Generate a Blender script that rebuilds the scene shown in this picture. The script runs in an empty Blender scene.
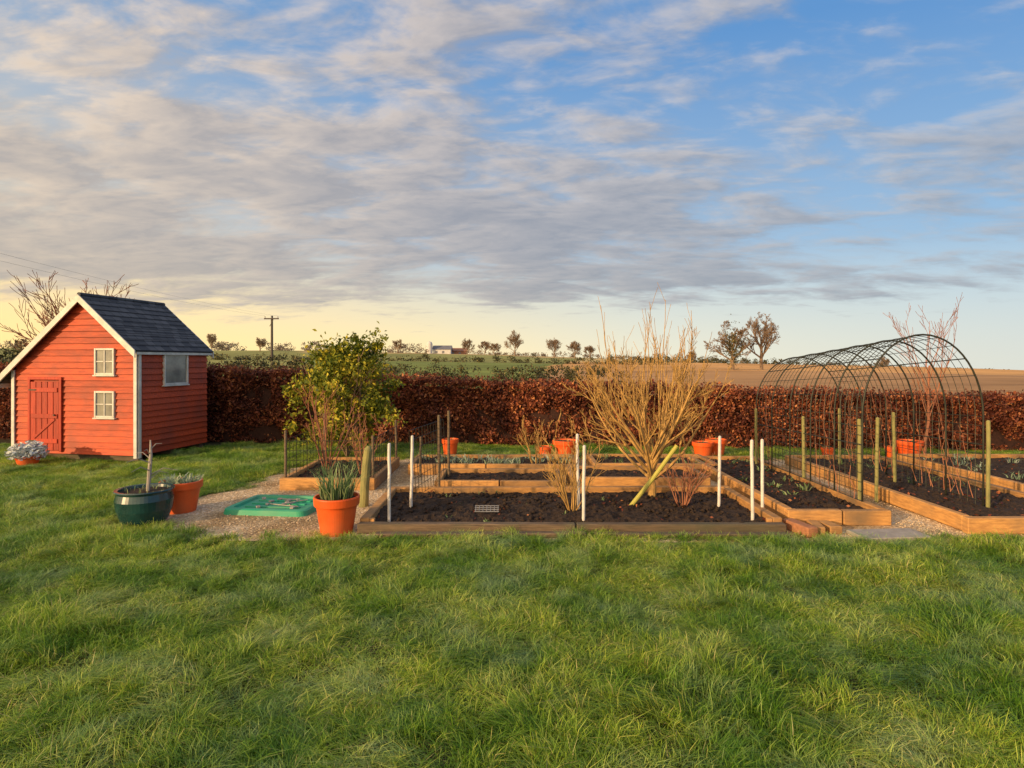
import bpy, math, random
import numpy as np
from mathutils import Vector, Matrix, Euler, noise

scene = bpy.context.scene
scene.view_settings.view_transform = 'Standard'
scene.view_settings.look = 'None'
scene.view_settings.exposure = 0
COL = scene.collection
R = random.Random(7)
NR = np.random.default_rng(11)

# ------------------------------------------------------------------ helpers
def link(o, parent=None):
    COL.objects.link(o)
    if parent: o.parent = parent
    return o

def empty(name, loc=(0,0,0), rz=0):
    e = bpy.data.objects.new(name, None)
    e.empty_display_size = .2
    e.location = loc
    e.rotation_euler = (0,0,rz)
    return link(e)

class MB:
    def __init__(s): s.v=[]; s.f=[]; s.m=[]
    def add(s, vs, fs, mat=0):
        b=len(s.v); s.v.extend([tuple(v) for v in vs])
        for f in fs: s.f.append(tuple(b+i for i in f)); s.m.append(mat)
    def box(s, c, size, rot=(0,0,0), mat=0, bev=0.0):
        hx,hy,hz=[a/2 for a in size]
        M=Matrix.Translation(c)@Euler(rot).to_matrix().to_4x4()
        b=min(bev,hx*.9,hy*.9,hz*.9)
        if b<=0:
            vs=[M@Vector((x,y,z)) for z in(-hz,hz) for x,y in((-hx,-hy),(hx,-hy),(hx,hy),(-hx,hy))]
            s.add(vs,[(3,2,1,0),(4,5,6,7),(0,1,5,4),(1,2,6,5),(2,3,7,6),(3,0,4,7)],mat)
        else:
            def ring(ix,z):
                x=hx-ix; y=hy-ix; c_=b
                return [(-x+c_,-y,z),(x-c_,-y,z),(x,-y+c_,z),(x,y-c_,z),(x-c_,y,z),(-x+c_,y,z),(-x,y-c_,z),(-x,-y+c_,z)]
            rs=[ring(b,-hz),ring(0,-hz+b),ring(0,hz-b),ring(b,hz)]
            vs=[M@Vector(p) for r in rs for p in r]
            fs=[tuple(range(7,-1,-1)),tuple(range(24,32))]
            for k in range(3):
                for i in range(8):
                    j=(i+1)%8
                    fs.append((k*8+i,k*8+j,(k+1)*8+j,(k+1)*8+i))
            s.add(vs,fs,mat)
    def tube(s, pts, rads, n=6, mat=0, cap=True):
        pts=[Vector(p) for p in pts]
        if not hasattr(rads,'__len__'): rads=[rads]*len(pts)
        vs=[];fs=[]
        t0=(pts[-1]-pts[0]).normalized() if (pts[-1]-pts[0]).length>1e-6 else Vector((0,0,1))
        ref=Vector((1,0,0)) if abs(t0.x)<.6 else Vector((0,1,0))
        u=None
        for i,p in enumerate(pts):
            a=pts[max(0,i-1)]; b=pts[min(len(pts)-1,i+1)]
            t=(b-a).normalized()
            if u is None: u=t.cross(ref).normalized()
            else:
                u=(u-t*u.dot(t))
                u = u.normalized() if u.length>1e-5 else t.cross(ref).normalized()
            w=t.cross(u)
            for k in range(n):
                an=2*math.pi*k/n
                vs.append(p+(u*math.cos(an)+w*math.sin(an))*rads[i])
        for i in range(len(pts)-1):
            for k in range(n):
                j=(k+1)%n
                fs.append((i*n+k,i*n+j,(i+1)*n+j,(i+1)*n+k))
        if cap:
            fs.append(tuple(range(n-1,-1,-1))); fs.append(tuple((len(pts)-1)*n+k for k in range(n)))
        s.add(vs,fs,mat)
    def lathe(s, prof, c=(0,0,0), n=32, mat=0):
        vs=[];fs=[]
        for r,z in prof:
            for k in range(n):
                a=2*math.pi*k/n
                vs.append((c[0]+r*math.cos(a),c[1]+r*math.sin(a),c[2]+z))
        for i in range(len(prof)-1):
            for k in range(n):
                j=(k+1)%n
                fs.append((i*n+k,i*n+j,(i+1)*n+j,(i+1)*n+k))
        s.add(vs,fs,mat)
    def obj(s,name,mats,parent=None,smooth=False,loc=(0,0,0),rot=(0,0,0)):
        me=bpy.data.meshes.new(name); me.from_pydata(s.v,[],s.f)
        for m in mats: me.materials.append(m)
        me.polygons.foreach_set('material_index',s.m)
        if smooth: me.polygons.foreach_set('use_smooth',[True]*len(s.f))
        me.update()
        o=bpy.data.objects.new(name,me); o.location=loc; o.rotation_euler=rot
        return link(o,parent)

def np_quads(name, V, mats, rnd=None, parent=None, do_link=True, F=None, smooth=False, extra=None):
    V=np.asarray(V,dtype=np.float32)
    if F is None: F=np.arange(len(V)).reshape(-1,4)
    F=np.asarray(F,dtype=np.int32)
    me=bpy.data.meshes.new(name)
    me.vertices.add(len(V)); me.vertices.foreach_set('co',V.ravel())
    me.loops.add(F.size); me.loops.foreach_set('vertex_index',F.ravel())
    me.polygons.add(len(F)); me.polygons.foreach_set('loop_start',np.arange(0,F.size,4,dtype=np.int32))
    if smooth: me.polygons.foreach_set('use_smooth',np.ones(len(F),dtype=bool))
    me.update(calc_edges=True); me.validate()
    if rnd is not None:
        a=me.attributes.new('rnd','FLOAT','POINT'); a.data.foreach_set('value',np.asarray(rnd,dtype=np.float32))
    if extra is not None:
        a=me.attributes.new('tip','FLOAT','POINT'); a.data.foreach_set('value',np.asarray(extra,dtype=np.float32))
    for m in mats: me.materials.append(m)
    o=bpy.data.objects.new(name,me)
    if do_link: link(o,parent)
    return o

def leaf_quads(C, size, asp=.6, flat=0.0, var=.4, rng=NR):
    n=len(C)
    a=rng.normal(size=(n,3)); a[:,2]*=(1-flat)
    a/=np.linalg.norm(a,axis=1)[:,None]
    b=rng.normal(size=(n,3)); b-= (b*a).sum(1)[:,None]*a; b/=np.linalg.norm(b,axis=1)[:,None]
    c=np.cross(a,b)
    s=(size*(1+var*(rng.random(n)*2-1)))[:,None]
    V=np.empty((n,4,3))
    V[:,0]=C-a*s*.5
    V[:,1]=C+b*s*asp*.5+c*s*.12
    V[:,2]=C+a*s*.5
    V[:,3]=C-b*s*asp*.5+c*s*.12
    rnd=np.repeat(rng.random(n),4)
    return V.reshape(-1,3), rnd

def blades(n, spread, h, w, lean, rng=NR, clump=None, shape='sq', base_z=0.0, hvar=.5):
    if shape=='sq': P=(rng.random((n,2))-.5)*spread
    else:
        r=np.sqrt(rng.random(n))*spread/2; a=rng.random(n)*6.283
        P=np.stack([r*np.cos(a),r*np.sin(a)],1)
    H=h*(1-hvar+2*hvar*rng.random(n)); D=rng.normal(size=(n,2))*lean
    if clump is not None:
        k=clump; cc=(rng.random((k,2))-.5)*spread; ch=.5+1.0*rng.random(k); cd=rng.normal(size=(k,2))*lean*1.1
        idx=np.argmin(((P[:,None,:]-cc[None])**2).sum(2),axis=1)
        H*=ch[idx]; D+=cd[idx]+(P-cc[idx])*4
    if shape!='sq': D+=P/(spread/2)*lean*1.2
    yaw=rng.random(n)*6.283
    wx=np.cos(yaw)*w/2; wy=np.sin(yaw)*w/2
    V=np.zeros((n,6,3))
    for lv,(t,ww,l) in enumerate([(0,1,0),(.55,.85,.3),(1,.15,1)]):
        for sd in (0,1):
            sg=-1 if sd==0 else 1
            V[:,lv*2+sd,0]=P[:,0]+D[:,0]*H*l+sg*wx*ww
            V[:,lv*2+sd,1]=P[:,1]+D[:,1]*H*l+sg*wy*ww
            V[:,lv*2+sd,2]=base_z+H*t*(1-.25*l*np.minimum(1.6,np.hypot(D[:,0],D[:,1])))
    F=np.array([[0,1,3,2],[2,3,5,4]])[None]+(np.arange(n)*6)[:,None,None]
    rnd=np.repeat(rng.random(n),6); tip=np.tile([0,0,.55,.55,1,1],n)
    return V.reshape(-1,3),F.reshape(-1,4),rnd,tip

# ------------------------------------------------------------------ materials
def newmat(name):
    m=bpy.data.materials.new(name); m.use_nodes=True
    nt=m.node_tree; b=nt.nodes['Principled BSDF']
    return m,nt,b
def N(nt,t,**kw):
    n=nt.nodes.new(t)
    for k,v in kw.items(): setattr(n,k,v)
    return n
def ramp(nt, stops, fac=None, interp='LINEAR'):
    r=N(nt,'ShaderNodeValToRGB'); r.color_ramp.interpolation=interp
    els=r.color_ramp.elements
    while len(els)<len(stops): els.new(.5)
    for e,(p,c) in zip(els,stops):
        e.position=p; e.color=(c[0],c[1],c[2],1)
    if fac is not None: nt.links.new(fac,r.inputs[0])
    return r
def mk(name, c1, c2=None, rough=.7, scale=8, detail=6, stretch=(1,1,1), bump=.2, metal=0, coord='Object', bdist=.01, spec=.3, stain=None, island=None):
    m,nt,b=newmat(name); L=nt.links
    c2=c2 or tuple(x*.7 for x in c1)
    tc=N(nt,'ShaderNodeTexCoord'); mp=N(nt,'ShaderNodeMapping'); mp.inputs['Scale'].default_value=stretch
    L.new(tc.outputs[coord],mp.inputs[0])
    nz=N(nt,'ShaderNodeTexNoise'); nz.inputs['Scale'].default_value=scale; nz.inputs['Detail'].default_value=detail
    nz.inputs['Roughness'].default_value=.65
    L.new(mp.outputs[0],nz.inputs['Vector'])
    r=ramp(nt,[(.3,c2),(.7,c1)],nz.outputs['Fac'])
    out=r.outputs[0]
    if stain:
        n2=N(nt,'ShaderNodeTexNoise'); n2.inputs['Scale'].default_value=2.3; n2.inputs['Detail'].default_value=5
        L.new(tc.outputs[coord],n2.inputs['Vector'])
        r2=ramp(nt,[(.45,(0,0,0)),(.72,(1,1,1))],n2.outputs['Fac'])
        mx=N(nt,'ShaderNodeMix',data_type='RGBA'); L.new(r2.outputs[0],mx.inputs[0]); L.new(out,mx.inputs[6]); mx.inputs[7].default_value=(*stain,1)
        out=mx.outputs[2]
    if island:
        g=N(nt,'ShaderNodeNewGeometry'); ri=ramp(nt,[(0,(island,)*3),(1,(1.08,)*3)],g.outputs['Random Per Island'])
        mx=N(nt,'ShaderNodeMix',data_type='RGBA',blend_type='MULTIPLY'); mx.inputs[0].default_value=1; L.new(out,mx.inputs[6]); L.new(ri.outputs[0],mx.inputs[7]); out=mx.outputs[2]
    L.new(out,b.inputs['Base Color'])
    b.inputs['Roughness'].default_value=rough; b.inputs['Metallic'].default_value=metal
    b.inputs['Specular IOR Level'].default_value=spec
    if bump>0:
        bp=N(nt,'ShaderNodeBump'); bp.inputs['Strength'].default_value=bump; bp.inputs['Distance'].default_value=bdist
        L.new(nz.outputs['Fac'],bp.inputs['Height']); L.new(bp.outputs[0],b.inputs['Normal'])
    return m
def leafmat(name, stops, trans=.35, rough=.6, big=None, spec=.3, tip=None, frost=None):
    m,nt,b=newmat(name); L=nt.links
    at=N(nt,'ShaderNodeAttribute',attribute_name='rnd')
    r=ramp(nt,stops,at.outputs['Fac'])
    col=r.outputs[0]
    g=N(nt,'ShaderNodeNewGeometry')
    if big:
        sc,c,lo,hi=big
        nz=N(nt,'ShaderNodeTexNoise'); nz.inputs['Scale'].default_value=sc; nz.inputs['Detail'].default_value=5
        L.new(g.outputs['Position'],nz.inputs['Vector'])
        rr=ramp(nt,[(lo,(0,0,0)),(hi,(1,1,1))],nz.outputs['Fac'])
        mx=N(nt,'ShaderNodeMix',data_type='RGBA',blend_type='MULTIPLY'); L.new(rr.outputs[0],mx.inputs[0]); L.new(col,mx.inputs[6]); mx.inputs[7].default_value=(*c,1)
        col=mx.outputs[2]
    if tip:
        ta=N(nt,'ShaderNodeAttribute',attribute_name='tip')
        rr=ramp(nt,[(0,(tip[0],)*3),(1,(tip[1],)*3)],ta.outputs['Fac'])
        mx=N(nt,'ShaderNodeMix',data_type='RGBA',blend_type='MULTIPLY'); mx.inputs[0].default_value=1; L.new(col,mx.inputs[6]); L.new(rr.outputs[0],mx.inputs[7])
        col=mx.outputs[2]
    if frost:
        fc,amt=frost
        nz=N(nt,'ShaderNodeTexNoise'); nz.inputs['Scale'].default_value=2.1; nz.inputs['Detail'].default_value=6; nz.inputs['Roughness'].default_value=.7
        mp=N(nt,'ShaderNodeMapping'); mp.inputs['Location'].default_value=(7,3,1); L.new(g.outputs['Position'],mp.inputs[0]); L.new(mp.outputs[0],nz.inputs['Vector'])
        rr=ramp(nt,[(.48,(0,0,0)),(.66,(amt,amt,amt))],nz.outputs['Fac'])
        mm=N(nt,'ShaderNodeMath',operation='MULTIPLY'); L.new(rr.outputs[0],mm.inputs[0]); L.new(ta.outputs['Fac'],mm.inputs[1])
        mx=N(nt,'ShaderNodeMix',data_type='RGBA'); L.new(mm.outputs[0],mx.inputs[0]); L.new(col,mx.inputs[6]); mx.inputs[7].default_value=(*fc,1)
        col=mx.outputs[2]
    L.new(col,b.inputs['Base Color']); b.inputs['Roughness'].default_value=rough; b.inputs['Specular IOR Level'].default_value=spec
    tr=N(nt,'ShaderNodeBsdfTranslucent'); L.new(col,tr.inputs[0])
    ms=N(nt,'ShaderNodeMixShader'); ms.inputs[0].default_value=trans
    L.new(b.outputs[0],ms.inputs[1]); L.new(tr.outputs[0],ms.inputs[2])
    L.new(ms.outputs[0],nt.nodes['Material Output'].inputs[0])
    return m

M_red   = mk('red_painted_boards',(.62,.092,.022),(.32,.042,.015),rough=.6,scale=5,stretch=(1,6,8),bump=.5,stain=(.30,.058,.028),island=.78)
M_reddoor=mk('red_painted_door',(.50,.052,.018),(.28,.028,.012),rough=.55,scale=5,stretch=(8,6,1),bump=.3,island=.75)
M_white = mk('white_paint',(.68,.66,.60),(.44,.43,.39),rough=.5,scale=7,bump=.15)
M_glass = mk('window_glass',(.34,.34,.28),(.14,.14,.13),rough=.08,scale=3,bump=0,spec=.6)
M_wood  = mk('sleeper_timber',(.72,.38,.12),(.36,.18,.065),rough=.8,scale=4,stretch=(2,2,12),bump=.6,stain=(.26,.165,.085),island=.7)
M_woodold=mk('weathered_timber',(.22,.155,.095),(.075,.055,.04),rough=.85,scale=5,stretch=(1,3,14),bump=.7,stain=(.10,.10,.06),island=.7)
M_woodend=mk('timber_end_grain',(.48,.21,.10),(.24,.11,.06),rough=.85,scale=20,bump=.4,island=.7)
M_stake = mk('round_stake_timber',(.31,.28,.10),(.14,.145,.06),rough=.8,scale=6,stretch=(4,4,1),bump=.5)
M_ystake= mk('yellow_cane',(.46,.42,.08),(.30,.28,.06),rough=.5,scale=9,bump=.2)
M_post  = mk('galvanised_post',(.74,.71,.66),(.50,.47,.44),rough=.45,scale=9,bump=.1,metal=.1)
M_soil  = mk('soil',(.060,.037,.024),(.015,.010,.007),rough=.95,scale=30,detail=10,bump=1,bdist=.03)
M_terra = mk('orange_plastic_terracotta',(.82,.12,.018),(.58,.085,.015),rough=.45,scale=4,bump=.05,stain=(.52,.13,.045))
M_teal  = mk('glazed_teal_ceramic',(.014,.060,.060),(.006,.025,.028),rough=.18,scale=5,bump=.05,spec=.7)
M_green = mk('green_plastic',(.03,.36,.20),(.02,.26,.14),rough=.45,scale=5,bump=.05,stain=(.09,.27,.16))
M_metal = mk('dark_wire',(.050,.055,.038),(.025,.025,.02),rough=.5,scale=10,bump=0,metal=.3)
M_grey  = mk('grey_metal',(.30,.30,.30),(.18,.18,.18),rough=.5,scale=10,bump=.1,metal=.3)
M_bark  = mk('bark_pale',(.52,.32,.10),(.25,.145,.05),rough=.8,scale=14,bump=.4)
M_barkred=mk('bark_reddish',(.36,.15,.08),(.18,.075,.045),rough=.8,scale=14,bump=.3)
M_barkdk= mk('bark_distant',(.26,.18,.12),(.14,.10,.07),rough=.9,scale=4,bump=0)
M_pole  = mk('pole_timber',(.10,.08,.07),(.06,.05,.045),rough=.9,scale=6,bump=.2)
M_slab  = mk('concrete_slab',(.38,.34,.30),(.24,.22,.19),rough=.9,scale=14,bump=.4)
M_farmw = mk('white_render',(.55,.55,.55),(.45,.45,.45),rough=.8,scale=1,bump=0)
M_farmr = mk('grey_roofing',(.16,.17,.20),(.12,.12,.14),rough=.8,scale=1,bump=0)
M_rust  = mk('rusty_cladding',(.28,.14,.09),(.20,.10,.07),rough=.8,scale=1,bump=0)

M_roof,nt,b=newmat('slate_shingles'); L=nt.links
tc=N(nt,'ShaderNodeTexCoord'); br=N(nt,'ShaderNodeTexBrick')
sp=N(nt,'ShaderNodeSeparateXYZ'); cb=N(nt,'ShaderNodeCombineXYZ'); L.new(tc.outputs['Object'],sp.inputs[0])
L.new(sp.outputs['Y'],cb.inputs[0]); L.new(sp.outputs['Z'],cb.inputs[1]); L.new(cb.outputs[0],br.inputs['Vector'])
br.inputs['Color1'].default_value=(.026,.029,.038,1); br.inputs['Color2'].default_value=(.075,.078,.088,1); br.inputs['Mortar'].default_value=(.008,.008,.01,1)
br.inputs['Scale'].default_value=1; br.inputs['Brick Width'].default_value=.17; br.inputs['Row Height'].default_value=.092; br.inputs['Mortar Size'].default_value=.006
L.new(br.outputs['Color'],b.inputs['Base Color']); b.inputs['Roughness'].default_value=.75
bp=N(nt,'ShaderNodeBump'); bp.inputs['Strength'].default_value=.5; bp.inputs['Distance'].default_value=.01; bp.invert=True
L.new(br.outputs['Fac'],bp.inputs['Height']); L.new(bp.outputs[0],b.inputs['Normal'])

M_gravel,nt,b=newmat('gravel_stone'); L=nt.links
g=N(nt,'ShaderNodeNewGeometry'); vo=N(nt,'ShaderNodeTexVoronoi'); vo.inputs['Scale'].default_value=60
L.new(g.outputs['Position'],vo.inputs['Vector'])
sc=N(nt,'ShaderNodeSeparateColor'); L.new(vo.outputs['Color'],sc.inputs[0])
r=ramp(nt,[(0,(.32,.22,.12)),(.5,(.60,.43,.24)),(.85,(.72,.56,.34)),(1,(.82,.72,.54))],sc.outputs[0])
nz=N(nt,'ShaderNodeTexNoise'); nz.inputs['Scale'].default_value=1.6; nz.inputs['Detail'].default_value=7; L.new(g.outputs['Position'],nz.inputs['Vector'])
r2=ramp(nt,[(.40,(.50,.44,.33)),(.6,(1,1,1))],nz.outputs['Fac'])
mx=N(nt,'ShaderNodeMix',data_type='RGBA',blend_type='MULTIPLY'); mx.inputs[0].default_value=1
L.new(r.outputs[0],mx.inputs[6]); L.new(r2.outputs[0],mx.inputs[7]); L.new(mx.outputs[2],b.inputs['Base Color']); b.inputs['Roughness'].default_value=.9
bp=N(nt,'ShaderNodeBump'); bp.inputs['Strength'].default_value=.6; bp.inputs['Distance'].default_value=.012; bp.invert=True
L.new(vo.outputs['Distance'],bp.inputs['Height']); L.new(bp.outputs[0],b.inputs['Normal'])

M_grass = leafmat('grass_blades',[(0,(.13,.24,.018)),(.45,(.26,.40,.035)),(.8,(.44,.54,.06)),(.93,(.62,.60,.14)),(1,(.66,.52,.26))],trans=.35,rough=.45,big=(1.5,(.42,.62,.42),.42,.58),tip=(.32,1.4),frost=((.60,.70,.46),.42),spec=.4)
M_frost = leafmat('frosty_leaves',[(0,(.16,.24,.14)),(.6,(.28,.36,.24)),(1,(.50,.55,.45))],trans=.2)
M_silver= leafmat('silver_leaves',[(0,(.42,.48,.50)),(1,(.72,.76,.76))],trans=.15)
M_strap = leafmat('strap_leaves',[(0,(.08,.15,.05)),(.6,(.17,.25,.10)),(1,(.32,.36,.18))],trans=.25,tip=(.7,1.3))
M_beech = leafmat('beech_leaves',[(0,(.095,.026,.017)),(.5,(.24,.066,.033)),(.82,(.42,.135,.055)),(1,(.70,.31,.12))],trans=.25,big=(1.6,(.45,.42,.5),.40,.60))
M_bush  = leafmat('evergreen_leaves',[(0,(.09,.13,.015)),(.45,(.24,.26,.022)),(.8,(.54,.46,.035)),(1,(.72,.58,.06))],trans=.3,big=(2.6,(.35,.48,.42),.45,.62))
M_dgreen= leafmat('dark_hedgerow_leaves',[(0,(.035,.040,.018)),(.6,(.085,.085,.032)),(1,(.20,.165,.06))],trans=.15,big=(.4,(.6,.6,.6),.42,.6))
M_far   = leafmat('distant_tree_foliage',[(0,(.14,.12,.095)),(.6,(.22,.18,.14)),(1,(.32,.25,.18))],trans=.2)
M_core  = mk('hedge_twigs',(.05,.020,.014),(.018,.008,.006),rough=.95,scale=25,bump=.5)

# ------------------------------------------------------------------ terrain
def sstep(a,b,x):
    t=min(1,max(0,(x-a)/(b-a))); return t*t*(3-2*t)
def tz(x,y):
    if y<16: return 0.0
    xe=x*260/max(y,260); xe=max(-300,min(300,xe))
    z260=4.4-(.062*xe if xe>0 else .010*xe)+2.4*noise.noise(Vector((xe*.013,4.2,0)))
    if y<=260: return sstep(16,270,y)*z260 + sstep(30,80,y)*.8*noise.noise(Vector((x*.02,y*.02,0)))
    if z260<1.6: return 1.6+(z260-1.6)*(y/260)
    return max(z260-.012*(y-260),-8)
def fieldcol(x,y):
    n=noise.noise(Vector((x*.05,y*.05,3)))*.5+.5
    if y<13.5: c=(.055,.045,.025)
    else:
        ang=x/max(y,1)
        g=(.20,.24,.06); br=(.66,.36,.13); g2=(.28,.28,.09); st=(.58,.42,.18)
        if ang<-.35: c=g2 if y>60 else g
        elif ang<.02+ .0006*y:
            c=g if y<110 else (g2 if y<190 else st)
        else:
            c=(.44,.25,.11) if y<60 else (br if y<120+x*.2 else (st if y<185 else ((.26,.26,.10) if y<225 else (.50,.35,.16))))
            if y<26: c=(.18,.16,.06)
        c=tuple(v*(.7+.6*n) for v in c)
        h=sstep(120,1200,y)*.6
        c=tuple(v*(1-h)+q*h for v,q in zip(c,(.34,.32,.32)))  # aerial haze painted into the field colours, growing with distance
    return c
k=6.0
nx=261; ny=300
xs=3200*np.sinh(k*np.linspace(-1,1,nx))/math.sinh(k)
ys=np.concatenate([[-3000,-800,-200,-60],-25+3300*(np.sinh(k*np.linspace(0,1,ny))/math.sinh(k))])
V=[];C=[]
for y in ys:
    for x in xs:
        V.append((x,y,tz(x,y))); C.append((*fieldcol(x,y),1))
F=[]
W=len(xs)
for j in range(len(ys)-1):
    for i in range(W-1):
        a=j*W+i; F.append((a,a+1,a+W+1,a+W))
M_ter,nt,b=newmat('ground_earth_and_fields'); L=nt.links
at=N(nt,'ShaderNodeAttribute',attribute_name='Col'); g=N(nt,'ShaderNodeNewGeometry')
mp=N(nt,'ShaderNodeMapping'); mp.inputs['Scale'].default_value=(.25,1,1); L.new(g.outputs['Position'],mp.inputs[0])
nz=N(nt,'ShaderNodeTexNoise'); nz.inputs['Scale'].default_value=.35; nz.inputs['Detail'].default_value=9; nz.inputs['Roughness'].default_value=.7; L.new(mp.outputs[0],nz.inputs['Vector'])
r=ramp(nt,[(.3,(.6,.6,.6)),(.7,(1.25,1.25,1.25))],nz.outputs['Fac'])
mx=N(nt,'ShaderNodeMix',data_type='RGBA',blend_type='MULTIPLY'); mx.inputs[0].default_value=1
L.new(at.outputs['Color'],mx.inputs[6]); L.new(r.outputs[0],mx.inputs[7]); L.new(mx.outputs[2],b.inputs['Base Color']); b.inputs['Roughness'].default_value=.95; b.inputs['Specular IOR Level'].default_value=.1
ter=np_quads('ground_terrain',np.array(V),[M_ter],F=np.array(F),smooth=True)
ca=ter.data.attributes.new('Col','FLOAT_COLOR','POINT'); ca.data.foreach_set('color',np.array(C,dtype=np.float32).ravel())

def sheet(name,poly,z,mat):
    mb=MB(); mb.add([(x,y,z) for x,y in poly],[tuple(range(len(poly)))]); return mb.obj(name,[mat])
sheet('gravel_path',[(-2.9,5.3),(9.5,5.15),(10,10.0),(-3.0,10.4),(-3.2,9.1),(-3.45,7.7),(-3.62,7.0),(-4.15,6.15),(-3.5,5.65)],.004,M_gravel)
mb=MB()
for i in range(3000):
    if R.random()<.55: x=R.uniform(-3.6,-1.5); y=R.uniform(5.35,9)
    else: x=R.uniform(3.7,4.16) if R.random()<.5 else R.uniform(2.6,5.8); y=R.uniform(5.25,7.5) if x<4.17 and x>3.68 else R.uniform(5.22,5.48)
    s=R.uniform(.005,.013)
    mb.add([(x+dx*s*R.uniform(.7,1.3),y+dy*s*R.uniform(.7,1.3),.006+dz*s*.7) for dx,dy,dz in((1,0,0),(-1,0,0),(0,1,0),(0,-1,0),(0,0,1.1))],[(0,2,4),(2,1,4),(1,3,4),(3,0,4)])
M_peb=mk('pebble_stone',(.68,.52,.34),(.36,.26,.16),rough=.8,scale=30,bump=0)
mb.obj('loose_pebbles',[M_peb])

# ------------------------------------------------------------------ lawn
EY=[5.2,5.35,5.7,6.1,7.0,7.7,9.1,10.1,13]; EX=[20,-2.95,-3.45,-4.1,-3.6,-3.45,-3.2,-3.0,-3.0]
def is_lawn(x,y):
    n=noise.noise(Vector((x*1.3,y*1.3,0)))*.13+noise.noise(Vector((x*4,y*4,5)))*.06
    dx=x+5.88; dy=y-9.41; lx=.985*dx-.173*dy; ly=.173*dx+.985*dy
    if -2.32<lx<.12 and -.12<ly<1.75: return False
    yy=y+n
    if yy<5.28: return True
    if x+n< float(np.interp(yy,EY[1:],EX[1:])): return True
    if 9.75<yy<11.2: return True
    return False
grass_col=bpy.data.collections.new('grass_tufts')
for i in range(8):
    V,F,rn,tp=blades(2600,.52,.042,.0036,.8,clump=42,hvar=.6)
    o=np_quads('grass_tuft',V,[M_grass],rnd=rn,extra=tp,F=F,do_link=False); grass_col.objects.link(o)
pts=[];scl=[];rots=[]
sp=.32
y=1.2
while y<11.3:
    x=-11.5
    while x<9.5:
        if abs(x)<1.0*y+1.5:
            jx=x+R.uniform(-.1,.1); jy=y+R.uniform(-.1,.1)
            if is_lawn(jx,jy):
                pts.append((jx,jy,0)); rots.append((0,0,R.uniform(0,6.28)))
                hh=.80+1.4*(noise.noise(Vector((jx*1.6,jy*1.6,9)))+.14)+R.uniform(-.2,.4)
                if jy>9.6 and jx>-3: hh*=.8
                scl.append((1,1,max(.45,hh)))
        x+=sp
    y+=sp
me=bpy.data.meshes.new('lawn_grass'); me.from_pydata(pts,[],[])
a=me.attributes.new('irot','FLOAT_VECTOR','POINT'); a.data.foreach_set('vector',np.array(rots,dtype=np.float32).ravel())
a=me.attributes.new('iscl','FLOAT_VECTOR','POINT'); a.data.foreach_set('vector',np.array(scl,dtype=np.float32).ravel())
lawn=link(bpy.data.objects.new('lawn_grass',me))
ng=bpy.data.node_groups.new('scatter_tufts','GeometryNodeTree')
ng.interface.new_socket('Geometry',in_out='INPUT',socket_type='NodeSocketGeometry'); ng.interface.new_socket('Geometry',in_out='OUTPUT',socket_type='NodeSocketGeometry')
gi=ng.nodes.new('NodeGroupInput'); go=ng.nodes.new('NodeGroupOutput')
iop=ng.nodes.new('GeometryNodeInstanceOnPoints'); ci=ng.nodes.new('GeometryNodeCollectionInfo'); ci.inputs['Collection'].default_value=grass_col; ci.inputs['Separate Children'].default_value=True; ci.inputs['Reset Children'].default_value=True
ar=ng.nodes.new('GeometryNodeInputNamedAttribute'); ar.data_type='FLOAT_VECTOR'; ar.inputs[0].default_value='irot'
as_=ng.nodes.new('GeometryNodeInputNamedAttribute'); as_.data_type='FLOAT_VECTOR'; as_.inputs[0].default_value='iscl'
m2p=ng.nodes.new('GeometryNodeMeshToPoints')
ng.links.new(gi.outputs[0],m2p.inputs[0]); ng.links.new(m2p.outputs[0],iop.inputs['Points']); ng.links.new(ci.outputs[0],iop.inputs['Instance']); iop.inputs['Pick Instance'].default_value=True
ng.links.new(ar.outputs[0],iop.inputs['Rotation']); ng.links.new(as_.outputs[0],iop.inputs['Scale']); ng.links.new(iop.outputs[0],go.inputs[0])
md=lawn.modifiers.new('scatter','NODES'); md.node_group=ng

# ------------------------------------------------------------------ beech hedge
HX=[-14,-6,0,8,14]; HZ=[1.46,1.42,1.16,.94,.90]
def hc(x): return 11.45-.09*x
def hh_(x): return float(np.interp(x,HX,HZ))
hp=empty('beech_hedge',(0,0,0))
mb=MB(); hx=np.arange(-14,13,.25); vs=[];fs=[]
for i,x in enumerate(hx):
    h=hh_(x)-.14; c=hc(x); n1=noise.noise(Vector((x*2,0,0)))*.05
    vs+= [(x,c-.27+n1,0),(x,c-.25+n1,h*.5),(x,c-.2,h+n1),(x,c+.2,h-n1),(x,c+.27,0)]
    if i:
        for q in range(4): a=(i-1)*5+q; fs.append((a,a+5,a+6,a+1))
mb.add(vs,fs); mb.obj('hedge_core',[M_core],parent=hp)
n=150000
X=NR.random(n)*27-14
Hh=np.interp(X,HX,HZ)
bump=np.array([noise.noise(Vector((x*1.7,0,4)))*.06+noise.noise(Vector((x*5,0,7)))*.04 for x in X])
side=NR.random(n)
Z=np.where(side<.72,NR.random(n)*1.0,1.0)*(Hh+bump)
top=side>=.72
Y=11.45-.09*X+np.where(top,(NR.random(n)-.5)*.66,-.30)
wav=np.array([noise.noise(Vector((x*2.2,z*2.6,1)))*.13+noise.noise(Vector((x*6,z*6,2)))*.09 for x,z in zip(X,Z)])
Y=np.where(top,Y,Y+wav+np.abs(NR.normal(size=n))*.05-.03)
Z=np.where(top,Z-np.abs(NR.normal(size=n))*.05+NR.random(n)**6*.12,Z)
keep=(Z>.02)&~((~top)&(Z<.22)&(NR.random(n)<.45))
Cc=np.stack([X,Y,Z],1)[keep]
V,rn=leaf_quads(Cc,.055,asp=.62)
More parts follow.
